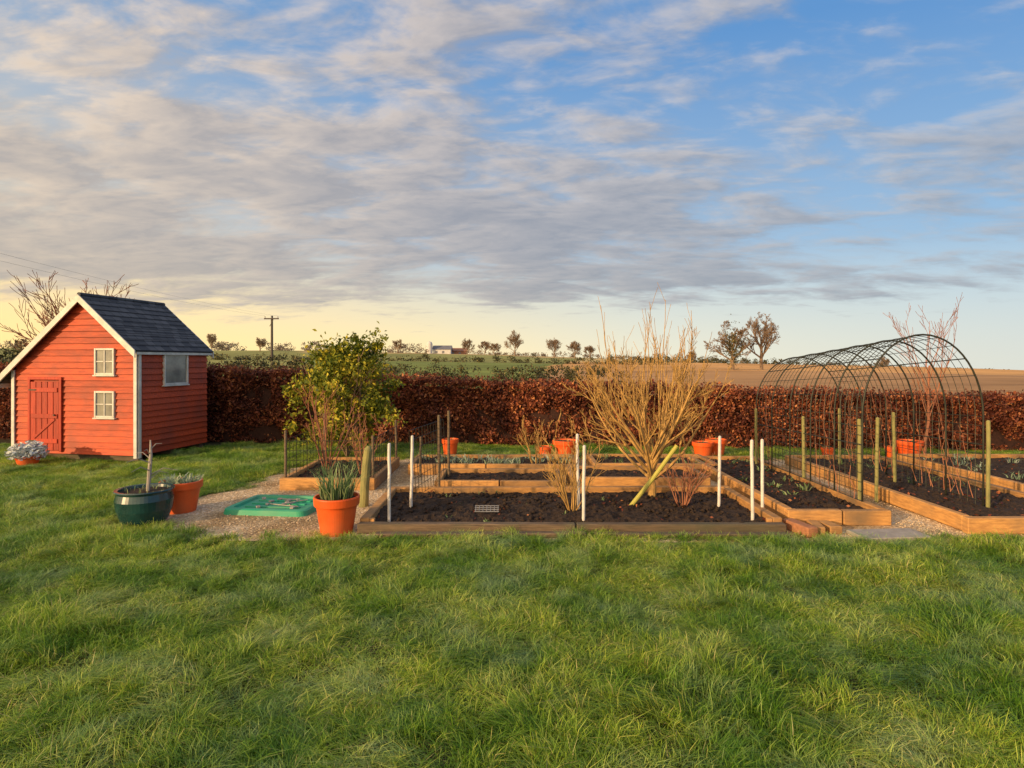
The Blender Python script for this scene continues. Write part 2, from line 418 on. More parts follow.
np_quads('hedge_leaves',V,[M_beech],rnd=rn,parent=hp)
mb=MB()
for i in range(420):
    x=R.uniform(-13,12); z=hh_(x)-.1; y=hc(x)+R.uniform(-.25,.25); l=R.uniform(.12,.30)
    mb.tube([(x,y,z),(x+R.gauss(0,.03),y,z+l*.5),(x+R.gauss(0,.06),y,z+l)],[.004,.003,.0015],n=3,cap=False)
mb.obj('hedge_top_twigs',[M_barkred],parent=hp)

# ------------------------------------------------------------------ playhouse
HS=math.radians(-10)
ph=empty('red_playhouse',(-5.88,9.41,0),HS)
RX,RZ,SL=-.95,2.60,.863
XL=-2.25; DEP=1.60
def rz(x): return RZ-SL*abs(x-RX)
def xl(z): return max(XL,RX-(RZ-z)/SL)
def xr(z): return min(0,RX+(RZ-z)/SL)
mb=MB()
ins=[(XL,.1),(0,.1),(0,rz(0)-.03),(RX,RZ-.03),(XL,rz(XL)-.03)]
vs=[(x,0.0,z) for x,z in ins]+[(x,DEP,z) for x,z in ins]
mb.add(vs,[(0,1,2,3,4),(9,8,7,6,5),(0,5,6,1),(1,6,7,2),(2,7,8,3),(3,8,9,4),(4,9,5,0)])
z=.10; PHt=.098
while z<RZ-.05:
    z2=min(z+PHt-.006,RZ-.04)
    a,b2,c,d=xl(z),xr(z),xr(z2),xl(z2)
    if b2-a>.05:
        o1=-.030;o2=-.010
        mb.add([(a,o1,z),(b2,o1,z),(c,o2,z2),(d,o2,z2),(a,-.002,z),(b2,-.002,z),(c,-.002,z2),(d,-.002,z2)],[(0,1,2,3),(4,5,1,0),(3,2,6,7),(1,5,6,2),(4,0,3,7)])
    z+=PHt
z=.10
while z<rz(0)-.06:
    z2=min(z+PHt-.006,rz(0)-.03)
    mb.add([(.030,0,z),(.030,DEP,z),(.010,DEP,z2),(.010,0,z2),(.002,0,z),(.002,DEP,z),(.002,DEP,z2),(.002,0,z2)],[(0,1,2,3),(4,5,1,0),(3,2,6,7),(1,5,6,2),(4,0,3,7)])
    if z2<rz(XL):
        mb.add([(XL-.024,0,z),(XL-.024,DEP,z),(XL-.012,DEP,z2),(XL-.012,0,z2),(XL-.002,0,z),(XL-.002,DEP,z),(XL-.002,DEP,z2),(XL-.002,0,z2)],[(3,2,1,0),(0,1,5,4),(7,6,2,3)])
    z+=PHt
mb.obj('cladding_walls',[M_red],parent=ph)
mb=MB()
for x in (0.01,XL-.01):
    zt=rz(0)-.05 if x>-1 else rz(XL)-.04
    mb.box((x,-.042,(zt+.06)/2),(.06,.022,zt-.06),bev=.004)
    mb.box((x+(.034 if x>-1 else -.028),.006,(zt+.06)/2),(.02,.055,zt-.06),bev=.004)
mb.obj('corner_trim',[M_white],parent=ph)
mb=MB()
def slab(x0,x1,y0,y1,off,t,mat=0):
    def P(x): return (x, rz(x)+off)
    (a,za),(b_,zb)=P(x0),P(x1)
    mb.add([(a,y0,za),(b_,y0,zb),(b_,y1,zb),(a,y1,za),(a,y0,za-t),(b_,y0,zb-t),(b_,y1,zb-t),(a,y1,za-t)],[(0,1,2,3),(7,6,5,4),(4,5,1,0),(5,6,2,1),(6,7,3,2),(7,4,0,3)],mat)
Y0,Y1=-.10,1.68
slab(RX,.06,Y0,Y1,.03,.03); slab(-2.56,RX,Y0,Y1,.03,.03)
rows=11
for i in range(rows):
    xa=RX+(1.03)*i/rows; xb=RX+1.03*(i+1)/rows+.008
    za=rz(xa)+.034; zb=rz(xb)+.050
    mb.add([(xa,Y0-.01,za),(xb,Y0-.01,zb),(xb,Y1+.01,zb),(xa,Y1+.01,za),(xb,Y0-.01,zb-.014),(xb,Y1+.01,zb-.014)],[(0,1,2,3),(1,4,5,2)])
rows=17
for i in range(rows):
    xa=RX-(1.62)*i/rows; xb=RX-1.62*(i+1)/rows-.008
    za=rz(xa)+.034; zb=rz(xb)+.050
    mb.add([(xa,Y0-.01,za),(xb,Y0-.01,zb),(xb,Y1+.01,zb),(xa,Y1+.01,za),(xb,Y0-.01,zb-.014),(xb,Y1+.01,zb-.014)],[(3,2,1,0),(2,5,4,1)])
mb.tube([(RX,Y0-.012,RZ+.035),(RX,Y1+.012,RZ+.035)],.035,n=8)
mb.obj('shingle_roof',[M_roof],parent=ph)
mb=MB()
for (x0,x1) in ((RX,.075),(RX,-2.58)):
    za=rz(x0)+.035; zb=rz(x1)+.035; w=.115
    for (ya,yb) in ((-.135,-.112),(Y1+.012,Y1+.035)):
        mb.add([(x0,ya,za),(x1,ya,zb),(x1,ya,zb-w),(x0,ya,za-w),(x0,yb,za),(x1,yb,zb),(x1,yb,zb-w),(x0,yb,za-w)],[(0,1,2,3),(7,6,5,4),(0,4,5,1),(1,5,6,2),(2,6,7,3)])
mb.box((.068,.79,rz(.06)-.022),(.014,1.75,.04))
mb.box((-2.57,.79,rz(-2.56)-.035),(.016,1.75,.07))
mb.obj('barge_boards',[M_white],parent=ph)
def window(cx,cz,w,h,side=False):
    fr=MB(); gl=MB(); t=.03
    def bx(m,u,v,su,sv,d0,d1):
        if side: m.box(((d0+d1)/2,u,v),(d1-d0,su,sv),bev=.003)
        else: m.box((u,-(d0+d1)/2,v),(su,d1-d0,sv),bev=.003)
    for s_ in (-1,1):
        bx(fr,cx+s_*(w/2-t/2),cz,t,h,.012,.054)
        bx(fr,cx,cz+s_*(h/2-t/2),w-2*t,t,.012,.052)
    if not side:
        bx(fr,cx,cz,.018,h-2*t,.012,.046); bx(fr,cx-w/4+.002,cz,w/2-t-.012,.018,.012,.044); bx(fr,cx+w/4-.002,cz,w/2-t-.012,.018,.012,.044)
    bx(fr,cx,cz-h/2-.012,w+.04,.022,.012,.066)
    bx(gl,cx,cz,w-2*t,h-2*t,.010,.034)
    fr.obj('window_frame',[M_white],parent=ph); gl.obj('window_pane',[M_glass],parent=ph)
window(-.55,1.575,.36,.42); window(-.55,.90,.36,.42)
window(.80,1.455,.56,.54,side=True)
mb=MB()
for i in range(5):
    mb.box((-1.92+.0545+i*.109,-.042,.70),(.101,.022,1.10),bev=.004)
for zz in (.30,.70,1.12): mb.box((-1.65,-.060,zz),(.50,.014,.07),bev=.003)
mb.box((-1.65,-.059,.50),(.035,.012,.50),rot=(0,math.radians(52),0))
for xx in (-1.945,-1.355): mb.box((xx,-.042,.71),(.045,.03,1.16),bev=.004)
mb.box((-1.65,-.042,1.305),(.64,.032,.045),bev=.004)
mb.obj('door',[M_reddoor],parent=ph)
mb=MB()
for zz in (.30,1.12): mb.box((-1.86,-.070,zz),(.14,.006,.022))
mb.tube([(-1.44,-.06,.72),(-1.44,-.09,.72)],.014,n=10)
mb.obj('door_hardware',[M_metal],parent=ph)
mb=MB()
for yy in (.1,.8,1.5): mb.box((XL/2,yy,.05),(2.2,.09,.096))
mb.obj('floor_bearers',[M_woodold],parent=ph)

# ------------------------------------------------------------------ raised beds
def bed(x0,x1,y0,y1,h,t=.07,soilz=None,name='raised_garden_bed',old_front=False,hf=None):
    e=empty(name,((x0+x1)/2,(y0+y1)/2,0)); cx,cy=e.location.x,e.location.y
    mb=MB()
    j=lambda s:R.uniform(-s,s)
    fm=1 if old_front else 0
    hf=hf or h
    mid=(x0+x1)/2+j(.2)
    mb.box(((x0+mid)/2-cx-.003,y0+t/2-cy,hf/2),(mid-x0-.008,t,hf),rot=(0,j(.004),j(.004)),bev=.008,mat=fm)
    mb.box(((x1+mid)/2-cx+.003,y0+t/2-cy,hf/2),(x1-mid-.008,t,hf-.005),rot=(0,j(.004),j(.004)),bev=.008,mat=fm)
    mb.box((j(.01),y1-t/2-cy,h/2),(x1-x0,t,h-.004),rot=(0,j(.004),j(.004)),bev=.008)
    for xx in (x0+t/2,x1-t/2):
        mb.box((xx-cx,0,h/2+.003),(t,y1-y0-2*t-.004,h-.006),rot=(j(.004),0,j(.003)),bev=.008)
    for xx in (x0+t+.025,x1-t-.025):
        for yy in (y0+t+.025,y1-t-.025): mb.box((xx-cx,yy-cy,h/2-.01),(.045,.045,h),bev=.004)
    mb.obj('timber_boards',[M_wood,M_woodold],parent=e)
    sz=soilz if soilz else h-.05
    n1=max(8,int((x1-x0)/.035)); n2=max(8,int((y1-y0)/.035))
    vs=[];fs=[]
    for jy in range(n2+1):
        for ix in range(n1+1):
            X=x0+t*.6+(x1-x0-1.2*t)*ix/n1; Y=y0+t*.6+(y1-y0-1.2*t)*jy/n2
            z=sz+.03*noise.noise(Vector((X*3,Y*3,1)))+.028*noise.noise(Vector((X*11,Y*11,2)))+.020*noise.noise(Vector((X*26,Y*26,2)))
            vs.append((X-cx,Y-cy,z))
    for jy in range(n2):
        for ix in range(n1): a=jy*(n1+1)+ix; fs.append((a,a+1,a+n1+2,a+n1+1))
    sb=MB(); sb.add(vs,fs); sb.obj('soil',[M_soil],parent=e)
    return e
bed(-1.42,2.52,5.50,7.02,.13,t=.09,soilz=.070,old_front=True,hf=.095)
bed(-.92,.62,7.10,7.95,.17)
bed(.72,2.42,7.30,8.15,.17)
bed(-1.45,.95,8.35,9.25,.15)
bed(1.15,2.9,8.4,9.3,.15)
bed(-2.85,-1.68,7.35,9.0,.15)
bed(2.66,3.66,5.78,9.1,.15,t=.08)
bed(4.18,5.62,5.50,9.2,.15,t=.08)
bed(5.95,8.6,7.0,9.3,.15,t=.08)
mb=MB(); mb.box((-.9,0,.024),(1.9,.09,.045),rot=(0,0,.012),bev=.008); mb.box((1.0,.01,.020),(1.75,.09,.04),rot=(0,0,-.004),bev=.008); mb.obj('edging_sleeper',[M_woodold],loc=(.62,5.41,0))
mb=MB()
mb.box((0,0,.05),(.11,.34,.09),rot=(0,0,.25),bev=.008); mb.box((.16,.02,.045),(.10,.26,.08),rot=(0,0,-.2),bev=.008,mat=1); mb.box((.30,.05,.04),(.12,.22,.075),rot=(0,0,.1),bev=.008,mat=1)
mb.obj('timber_offcuts',[M_woodend,M_wood],loc=(2.66,5.55,0))
mb=MB(); mb.box((0,0,.02),(.62,.28,.036),rot=(0,0,.08),bev=.006); mb.obj('stepping_slab',[M_slab],loc=(3.4,5.42,0))
mb=MB()
def clod(x,y,z,s):
    vs=[(x+dx*s*R.uniform(.7,1.3),y+dy*s*R.uniform(.7,1.3),z+dz*s*.8) for dx,dy,dz in((1,0,0),(-1,0,0),(0,1,0),(0,-1,0),(0,0,1.2),(0,0,-1))]
    mb.add(vs,[(0,2,4),(2,1,4),(1,3,4),(3,0,4),(2,0,5),(1,2,5),(3,1,5),(0,3,5)])
for i in range(900): clod(R.uniform(-1.3,2.4),R.uniform(5.62,6.9),.072,R.uniform(.006,.030))
for i in range(120): clod(R.uniform(-.8,.5),R.uniform(7.2,7.85),.115,R.uniform(.008,.025))
for i in range(120): clod(R.uniform(.85,2.3),R.uniform(7.4,8.05),.115,R.uniform(.008,.025))
for i in range(200): clod(R.uniform(2.78,3.55),R.uniform(5.9,8.9),.10,R.uniform(.008,.03))
for i in range(220): clod(R.uniform(4.3,5.5),R.uniform(5.6,8.9),.10,R.uniform(.008,.03))
mb.obj('soil_clods',[M_soil],smooth=True)
c=np.concatenate([np.stack([NR.random(m)*(b_-a_)+a_,NR.random(m)*(d_-c_)+c_,np.full(m,z_)],1) for (a_,b_,c_,d_,z_,m) in ((-1.3,2.4,5.6,6.9,.095,90),(2.75,3.6,5.9,9,.125,140),(4.3,5.5,5.6,9,.125,160),(-.8,.5,7.2,7.9,.14,20),(.8,2.3,7.4,8.1,.14,20),(-2.8,-1.8,7.4,8.9,.12,50),(6.1,8.4,7.1,9.2,.12,120))])
V,rn=leaf_quads(c,.035,asp=.6,flat=.6); np_quads('fallen_leaves',V,[M_beech],rnd=rn)

# ------------------------------------------------------------------ posts & stakes
def post(x,y,h,r=.022,mat=M_post,name='white_post',lean=(0,0)):
    mb=MB(); n=6
    pts=[(lean[0]*h*i/n+ (R.uniform(-.003,.003)),lean[1]*h*i/n,h*i/n) for i in range(n+1)]
    mb.tube(pts,[r]*(n+1),n=12)
    mb.tube([(pts[-1][0],pts[-1][1],h-.001),(pts[-1][0],pts[-1][1],h+.008)],[r*.95,r*.5],n=12)
    return mb.obj(name,[mat],loc=(x,y,0))
for x,y,h,l in ((-1.17,5.72,.80,(-.0,0)),(-1.06,6.3,.80,(.02,0)),(.69,6.2,.83,(-.02,0)),(.68,5.72,.78,(.01,0)),(2.16,6.27,.80,(.015,0)),(2.30,5.74,.83,(-.01,0)),(2.50,6.0,.80,(.01,.02))):
    post(x,y,h,r=.016,lean=l)
for x,y,h in ((3.62,6.25,.98),(4.08,6.72,.95),(4.84,6.10,.98),(3.60,7.4,.9),(3.5,8.6,.9),(4.7,8.6,.9),(4.72,7.4,.95)):
    post(x,y,h,r=.019,mat=M_stake,name='timber_stake',lean=(R.uniform(-.02,.02),0))
for x,y,h in ((-2.80,7.42,.72),(-1.72,7.42,.66),(-2.78,8.9,.8),(-1.72,8.9,.7),(-.85,7.0,.95),(-.80,7.6,.95),(-1.25,8.2,.55)):
    post(x,y,h,r=.017,mat=M_woodold,name='timber_stake')
mb=MB(); mb.tube([(0,0,0),(.01,0,.2),(.03,0,.45),(.05,0,.62)],[.055,.05,.048,.046],n=12); mb.tube([(.05,0,.619),(.06,0,.66)],[.046,.02],n=12)
mb.obj('log_post',[M_stake],loc=(-1.62,6.55,0),smooth=False)
mb=MB(); mb.tube([(0,0,0),(.27,.08,.30),(.52,.12,.62)],[.024,.024,.023],n=10); mb.obj('yellow_leaning_stake',[M_ystake],loc=(1.25,6.32,.06))

# ------------------------------------------------------------------ wire panels
def panel(p0,p1,h,step,name='wire_mesh_panel',r=.003,z0=.12,lean=0):
    p0=Vector((*p0,0)); p1=Vector((*p1,0)); d=p1-p0; Lg=d.length; d.normalize(); nrm=Vector((-d.y,d.x,0))*lean
    mb=MB(); k=int(Lg/step)
    for i in range(k+1):
        b=d*(i*Lg/k); mb.tube([b+Vector((0,0,z0)),b+nrm*h+Vector((0,0,h))],r,n=4)
    k2=int((h-z0)/step)
    for i in range(k2+1):
        z=z0+(h-z0)*i/k2; q=nrm*z; mb.tube([q+Vector((0,0,z)),d*Lg+q+Vector((0,0,z))],r,n=4)
    return mb.obj(name,[M_metal],loc=p0)
panel((-2.80,7.42),(-1.72,7.42),.60,.12); panel((-1.72,7.42),(-1.72,8.9),.62,.12); panel((-2.80,7.42),(-2.78,8.9),.62,.12)
panel((-1.05,6.35),(-.83,7.6),.85,.10,lean=.05)

tn=empty('arched_plant_tunnel',(0,0,0))
def arch(y,rad,mbb,n=26,matn=5):
    t=(y-6.15)/2.65; top=1.86-.22*t; xc=4.21-.01*t; hw=.62; leg=1.02-.1*t
    pts=[(xc-hw,y,.02),(xc-hw,y,.55),(xc-hw,y,leg)]
    for i in range(1,n):
        a=math.pi*(1-i/n); pts.append((xc+hw*math.cos(a),y,leg+(top-leg)*math.sin(a)))
    pts+=[(xc+hw,y,leg),(xc+hw,y,.55),(xc+hw,y,.02)]
    mbb.tube(pts,rad,n=matn); return pts
mb=MB()
for i in range(6): arch(6.15+2.65*i/5,.0095,mb,matn=8)
mb.obj('hoops',[M_metal],parent=tn,smooth=True)
mb=MB()
for i in range(26):
    if i%5: arch(6.15+2.65*i/25,.0034,mb,matn=4)
def prof_pt(y,s):
    t=(y-6.15)/2.65; top=1.86-.22*t; xc=4.21-.01*t; hw=.62; leg=1.02-.1*t
    if s<.3: return (xc-hw,y,.15+(leg-.15)*s/.3)
    if s>.7: return (xc+hw,y,.15+(leg-.15)*(1-s)/.3)
    a=math.pi*(1-(s-.3)/.4); return (xc+hw*math.cos(a),y,leg+(top-leg)*math.sin(a))
for i in range(31):
    s=i/30; mb.tube([prof_pt(6.15+2.65*q/8,s) for q in range(9)],.0034 if i%6 else .006,n=4)
mb.obj('wire_mesh',[M_metal],parent=tn)
mb=MB(); rgc=random.Random(4)
for i in range(26):
    y=rgc.uniform(6.2,8.7); s=rgc.choice([0,1]); pts=[]
    L_=rgc.uniform(.2,.45)
    for q in range(9):
        ss=L_*q/8; p=Vector(prof_pt(y+rgc.gauss(0,.02)+.15*q/8,ss if s==0 else 1-ss)); pts.append(p+Vector((rgc.gauss(0,.012),0,0)))
    mb.tube(pts,[.005-.0004*q for q in range(9)],n=4,cap=False)
mb.obj('dry_climber_stems',[M_barkred],parent=tn)

# ------------------------------------------------------------------ pots and plants
def pot(x,y,r,h,leaves=None,mat=M_terra,name='potted_plant',bulge=False,loc_z=0):
    e=empty(name,(x,y,loc_z)); mb=MB()
    if bulge: pr=[(0,0),(r*.62,0),(r*.80,h*.15),(r*.95,h*.45),(r*1.0,h*.72),(r*.94,h*.90),(r*.97,h*.95),(r*1.02,h*.97),(r*1.0,h),(r*.88,h*.99),(r*.85,h*.88),(0,h*.88)]
    else: pr=[(0,0),(r*.68,0),(r*.70,h*.02),(r*.90,h*.76),(r*.98,h*.765),(r*1.0,h*.79),(r*1.02,h*.97),(r*1.0,h),(r*.93,h),(r*.91,h*.9),(0,h*.9)]
    mb.lathe(pr,n=48); mb.obj('pot',[mat],parent=e)
    s=MB(); s.lathe([(0,h*.93),(r*.5,h*.925),(r*.895,h*.915)],n=24); s.obj('compost',[M_soil],parent=e)
    if leaves:
        n,lh,w,sp,mt,ln=leaves
        V,F,rn,tp=blades(n,sp,lh,w,ln,shape='disc',base_z=h*.9)
        np_quads('leaves',V,[mt],rnd=rn,extra=tp,F=F,parent=e)
    return e
pot(-1.62,5.55,.205,.345,(170,.25,.013,.28,M_strap,.25))
pot(-3.50,6.35,.205,.325,(220,.075,.018,.34,M_frost,.4))
e=pot(-3.58,5.85,.255,.35,(30,.06,.008,.35,M_strap,.4),mat=M_teal,bulge=True)
mb=MB()
mb.tube([(.03,0,.3),(.045,0,.5),(.06,0,.68),(.05,.01,.82)],[.017,.019,.015,.006],n=8)
for i in range(9):
    a=R.uniform(0,6.28); l=R.uniform(.1,.28); mb.tube([(.05,0,.4+.04*i),(.05+l*.5*math.cos(a),l*.5*math.sin(a),.46+.04*i),(.05+l*math.cos(a),l*math.sin(a),.42+.045*i)],[.006,.004,.002],n=4)
mb.obj('dead_stalk',[M_slab],parent=e)
e=pot(-7.30,9.05,.17,.16,None); 
c=NR.normal(size=(700,3)); c/=np.linalg.norm(c,axis=1)[:,None]; c=c*(NR.random((700,1))**.4)*np.array([.25,.25,.15])+np.array([0,0,.22]); c=c[c[:,2]>.1]
V,rn=leaf_quads(c,.075,asp=.45,flat=.3); np_quads('silver_leaves',V,[M_silver],rnd=rn,parent=e)
for x,y,r,h in ((-1.02,9.9,.14,.30),(.52,9.6,.12,.22),(.86,9.75,.20,.30),(3.10,9.75,.17,.27),(3.38,9.95,.17,.29),(6.15,9.75,.09,.2),(6.42,9.7,.20,.30),(5.1,9.7,.10,.18)):
    pot(x,y,r,h,(12,.05,.012,r*1.4,M_strap,.4),name='terracotta_pot')
def row(name,x0,x1,y0,y1,n,lh,w,mt,z=.10,sp=.16,nb=26):
    Vs=[];Fs=[];rs=[];ts=[];off=0
    for i in range(n):
        V,F,rn,tp=blades(nb,sp,lh,w,.6,shape='disc')
        V=V+np.array([R.uniform(x0,x1),R.uniform(y0,y1),z]); Vs.append(V);Fs.append(F+off);rs.append(rn);ts.append(tp);off+=len(V)
    return np_quads(name,np.concatenate(Vs),[mt],rnd=np.concatenate(rs),extra=np.concatenate(ts),F=np.concatenate(Fs))
row('vegetable_seedlings',-1.3,.85,8.6,9.1,30,.09,.014,M_frost,nb=14)
row('vegetable_seedlings',1.3,2.8,8.5,9.2,8,.08,.014,M_strap,nb=12)
row('strawberry_plants',2.85,3.5,6.6,8.9,12,.06,.018,M_strap,nb=10,sp=.12)
row('leek_plants',4.35,5.4,6.6,9.0,12,.08,.012,M_strap,nb=8,sp=.08)
row('vegetable_seedlings',6.1,8.4,7.2,9.1,18,.08,.014,M_frost,nb=12)
row('vegetable_seedlings',-2.7,-1.85,7.6,8.8,9,.08,.014,M_strap,nb=12)
row('weeds',-1.3,2.4,5.6,7.0,10,.04,.010,M_strap,z=.06,nb=10,sp=.06)
row('path_edge_grass',-3.9,-1.5,5.25,5.5,26,.05,.005,M_grass,z=.0,nb=40,sp=.12)
row('path_edge_grass',2.6,6.0,5.12,5.42,40,.05,.005,M_grass,z=.0,nb=40,sp=.12)
row('path_edge_grass',-1.5,2.6,5.28,5.37,60,.055,.005,M_grass,z=.0,nb=30,sp=.1)

mb=MB()
def rrect(w,d,r,z,n=6):
    out=[]
    for cx,cy,a0 in((w-r,d-r,0),(-w+r,d-r,90),(-w+r,-d+r,180),(w-r,-d+r,270)):
        for i in range(n+1): a=math.radians(a0+90*i/n); out.append((cx+r*math.cos(a),cy+r*math.sin(a),z))
    return out
rings=[rrect(.46,.36,.09,.0),rrect(.45,.35,.09,.05),rrect(.43,.33,.08,.06),rrect(.38,.28,.06,.06),rrect(.37,.27,.06,.035)]
vs=[p for r_ in rings for p in r_]; nr=len(rings[0]); fs=[]
for q in range(len(rings)-1):
    for i in range(nr): j=(i+1)%nr; fs.append((q*nr+i,q*nr+j,(q+1)*nr+j,(q+1)*nr+i))
fs.append(tuple((len(rings)-1)*nr+i for i in range(nr)))
mb.add(vs,fs)
for yy in (-.14,0,.14): mb.box((0,yy,.040),(.60,.05,.014),bev=.004)
for i in range(7): mb.tube([(R.uniform(-.3,.3),R.uniform(-.2,.2),.055),(R.uniform(-.3,.3),R.uniform(-.2,.2),.06)],.006,n=5,mat=1)
for i in range(8): mb.box((R.uniform(-.3,.3),R.uniform(-.22,.22),.055),(R.uniform(.03,.07),.04,.02),rot=(0,0,R.uniform(0,3)),mat=1,bev=.004)
mb.obj('green_sandpit_lid',[M_green,M_slab],loc=(-2.52,6.5,.004),rot=(0,0,math.radians(-6)))
mb=MB()
for i in range(7): mb.tube([(-.11+.037*i,-.05,0),(-.11+.037*i,.06,.03)],.004,n=5)
for i in range(4): mb.tube([(-.12,-.05+.037*i,.0+.01*i),(.12,-.05+.037*i,.01*i)],.005,n=5)
mb.obj('wire_rack',[M_grey],loc=(-.25,5.95,.11))

# ------------------------------------------------------------------ trees
def rdir(d,ang,rng):
    d=d.normalized(); a=Vector((rng.gauss(0,1),rng.gauss(0,1),rng.gauss(0,1))); a=(a-d*a.dot(d)).normalized()
    return d*math.cos(ang)+a*math.sin(ang)
def grow(mb,rng,p,d,L_,r,depth,spread=.6,nch=4,ratio=.6,wob=.12,up=.06,minr=.002,tmin=.25,rr=.5):
    nseg=5; pts=[p]; 
    for i in range(nseg):
        d=(d+Vector((rng.gauss(0,wob),rng.gauss(0,wob),rng.gauss(0,wob)+up))).normalized(); pts.append(pts[-1]+d*(L_/nseg))
    rads=[max(minr,r*(1-.6*i/nseg)) for i in range(nseg+1)]
    mb.tube(pts,rads,n=7 if r>.02 else (4 if r>.005 else 3),cap=False)
    if depth<=0: return
    for c in range(nch):
        t=tmin+(1-tmin)*(c+rng.random())/nch; f=t*nseg; i=min(nseg-1,int(f)); q=pts[i].lerp(pts[i+1],f-i)
        dd=(pts[i+1]-pts[i])
        grow(mb,rng,q,rdir(dd,spread*rng.uniform(.6,1.3),rng),L_*ratio*rng.uniform(.7,1.2)*(1.15-.4*t),max(minr,r*(1-.6*t)*(rr+.2)),depth-1,spread,nch,ratio,wob,up,minr,tmin,rr)
mb=MB(); rg=random.Random(17)
mb.tube([(0,0,0),(.012,0,.12),(-.01,.01,.26),(.0,.0,.42)],[.048,.040,.036,.03],n=10)
for i in range(15):
    a=i*2.4+rg.uniform(-.3,.3); t=i/14; sp_=rg.uniform(.65,1.0)*(1-.55*t)
    d=Vector((math.cos(a)*math.sin(sp_)*1.2,math.sin(a)*math.sin(sp_)*.9,math.cos(sp_)))
    grow(mb,rg,Vector((0,0,.18+.26*t)),d,rg.uniform(.95,1.25),.020,3,spread=.55,nch=5,ratio=.46,wob=.10,up=.08,minr=.0022,tmin=.22)
for i in range(26):
    a=rg.random()*6.28; rr_=rg.uniform(.05,.60); z0=rg.uniform(.75,1.25)
    grow(mb,rg,Vector((rr_*math.cos(a),rr_*.8*math.sin(a),z0)),Vector((rr_*math.cos(a)*.35+rg.gauss(0,.10),rg.gauss(0,.12),1)),rg.uniform(.6,1.10),.0065,1,spread=.4,nch=4,ratio=.3,wob=.05,up=.05,minr=.0024)
mb.obj('bare_fruit_tree',[M_bark],loc=(1.57,6.75,.06))
def shrub(name,x,y,h,n,mat,seed,sp=.5,minr=.0025,z=.05,r=.008,depth=2,nch=4):
    mb=MB(); rg=random.Random(seed)
    for i in range(n):
        a=rg.random()*6.28; s_=rg.uniform(.05,sp)
        d=Vector((math.cos(a)*math.sin(s_),math.sin(a)*math.sin(s_),math.cos(s_)))
        grow(mb,rg,Vector((.04*math.cos(a),.04*math.sin(a),0)),d,h*rg.uniform(.6,1.0),r,depth,spread=.5,nch=nch,ratio=.4,wob=.08,up=.04,minr=minr)
    return mb.obj(name,[mat],loc=(x,y,z))
shrub('bare_currant_bush',.62,6.15,.80,13,M_bark,5,.65)
shrub('bare_currant_bush',1.80,6.35,.55,12,M_barkred,6,.6)
shrub('bare_rose_bush',-2.55,8.3,1.25,8,M_barkred,8,.6,r=.011)
shrub('bare_rose_bush',-1.95,7.9,.85,5,M_barkred,9,.6,r=.009)
shrub('bare_currant_bush',.35,8.6,.65,8,M_bark,15,.6)
def tree(name,x,y,z,h,mat,seed,r=.05,sp=.6,depth=3,nch=5,minr=.004,trunk=.35,ratio=.6,limbs=6,limbsp=.8):
    mb=MB(); rg=random.Random(seed)
    pts=[Vector((0,0,0))]
    for i in range(5): pts.append(pts[-1]+Vector((rg.gauss(0,.02)*h*.3,rg.gauss(0,.02)*h*.3,h*.55/5)))
    mb.tube(pts,[r*(1-.5*i/5) for i in range(6)],n=8)
    for i in range(limbs):
        t=trunk+(1-trunk)*(i+rg.random())/limbs; f=t*5; k_=min(4,int(f)); q=pts[k_].lerp(pts[k_+1],f-k_)
        a=i*2.4+rg.random(); s_=limbsp*(1.1-.7*t)*rg.uniform(.7,1.2)
        d=Vector((math.cos(a)*math.sin(s_),math.sin(a)*math.sin(s_),math.cos(s_)))
        grow(mb,rg,q,d,h*.5*rg.uniform(.75,1.05)*(1.1-.25*t),r*.5*(1.1-.5*t),depth,spread=sp,nch=nch,ratio=ratio,wob=.08,up=.05,minr=minr)
    return mb.obj(name,[mat],loc=(x,y,z))
tree('bare_orchard_tree',-9.2,12.9,0,3.55,M_barkred,21,r=.06,sp=.5,depth=2,nch=6,minr=.0055,limbs=15,limbsp=1.1,ratio=.5)
tree('bare_young_tree',6.6,9.6,0,2.75,M_barkred,22,r=.025,sp=.4,depth=2,nch=4,minr=.003,limbs=8,limbsp=.5,ratio=.45)
tree('bare_field_tree',22.8,62,tz(22.5,62)-.2,4.9,M_barkdk,31,r=.20,depth=4,nch=5,minr=.010,limbs=10,limbsp=1.2,ratio=.52)
tree('bare_field_tree',26.6,64,tz(26,64)-.2,6.0,M_barkdk,37,r=.22,depth=4,nch=5,minr=.010,limbs=10,limbsp=1.1,ratio=.52)
for i,(px,s) in enumerate(((-.045,6),(-.03,5),(.005,7.5),(.07,7.5),(.105,6),(.13,5),(-.19,5),(.62,5.5),(.30,5),(-.075,5),(-.5,6),(-.42,5))):
    Y_=215+R.uniform(-20,20); X_=px*Y_
    tree('bare_field_tree',X_,Y_,tz(X_,Y_)-.3,s,M_barkdk,40+i,r=.22,depth=3,nch=6,minr=.022,limbs=10,limbsp=1.1)
c=NR.normal(size=(700,3))*np.array([.5,.5,1.0])+np.array([22.8,61.8,tz(22.5,62)+2.4]); V,rn=leaf_quads(c,.2); np_quads('ivy_growth',V,[M_dgreen],rnd=rn)

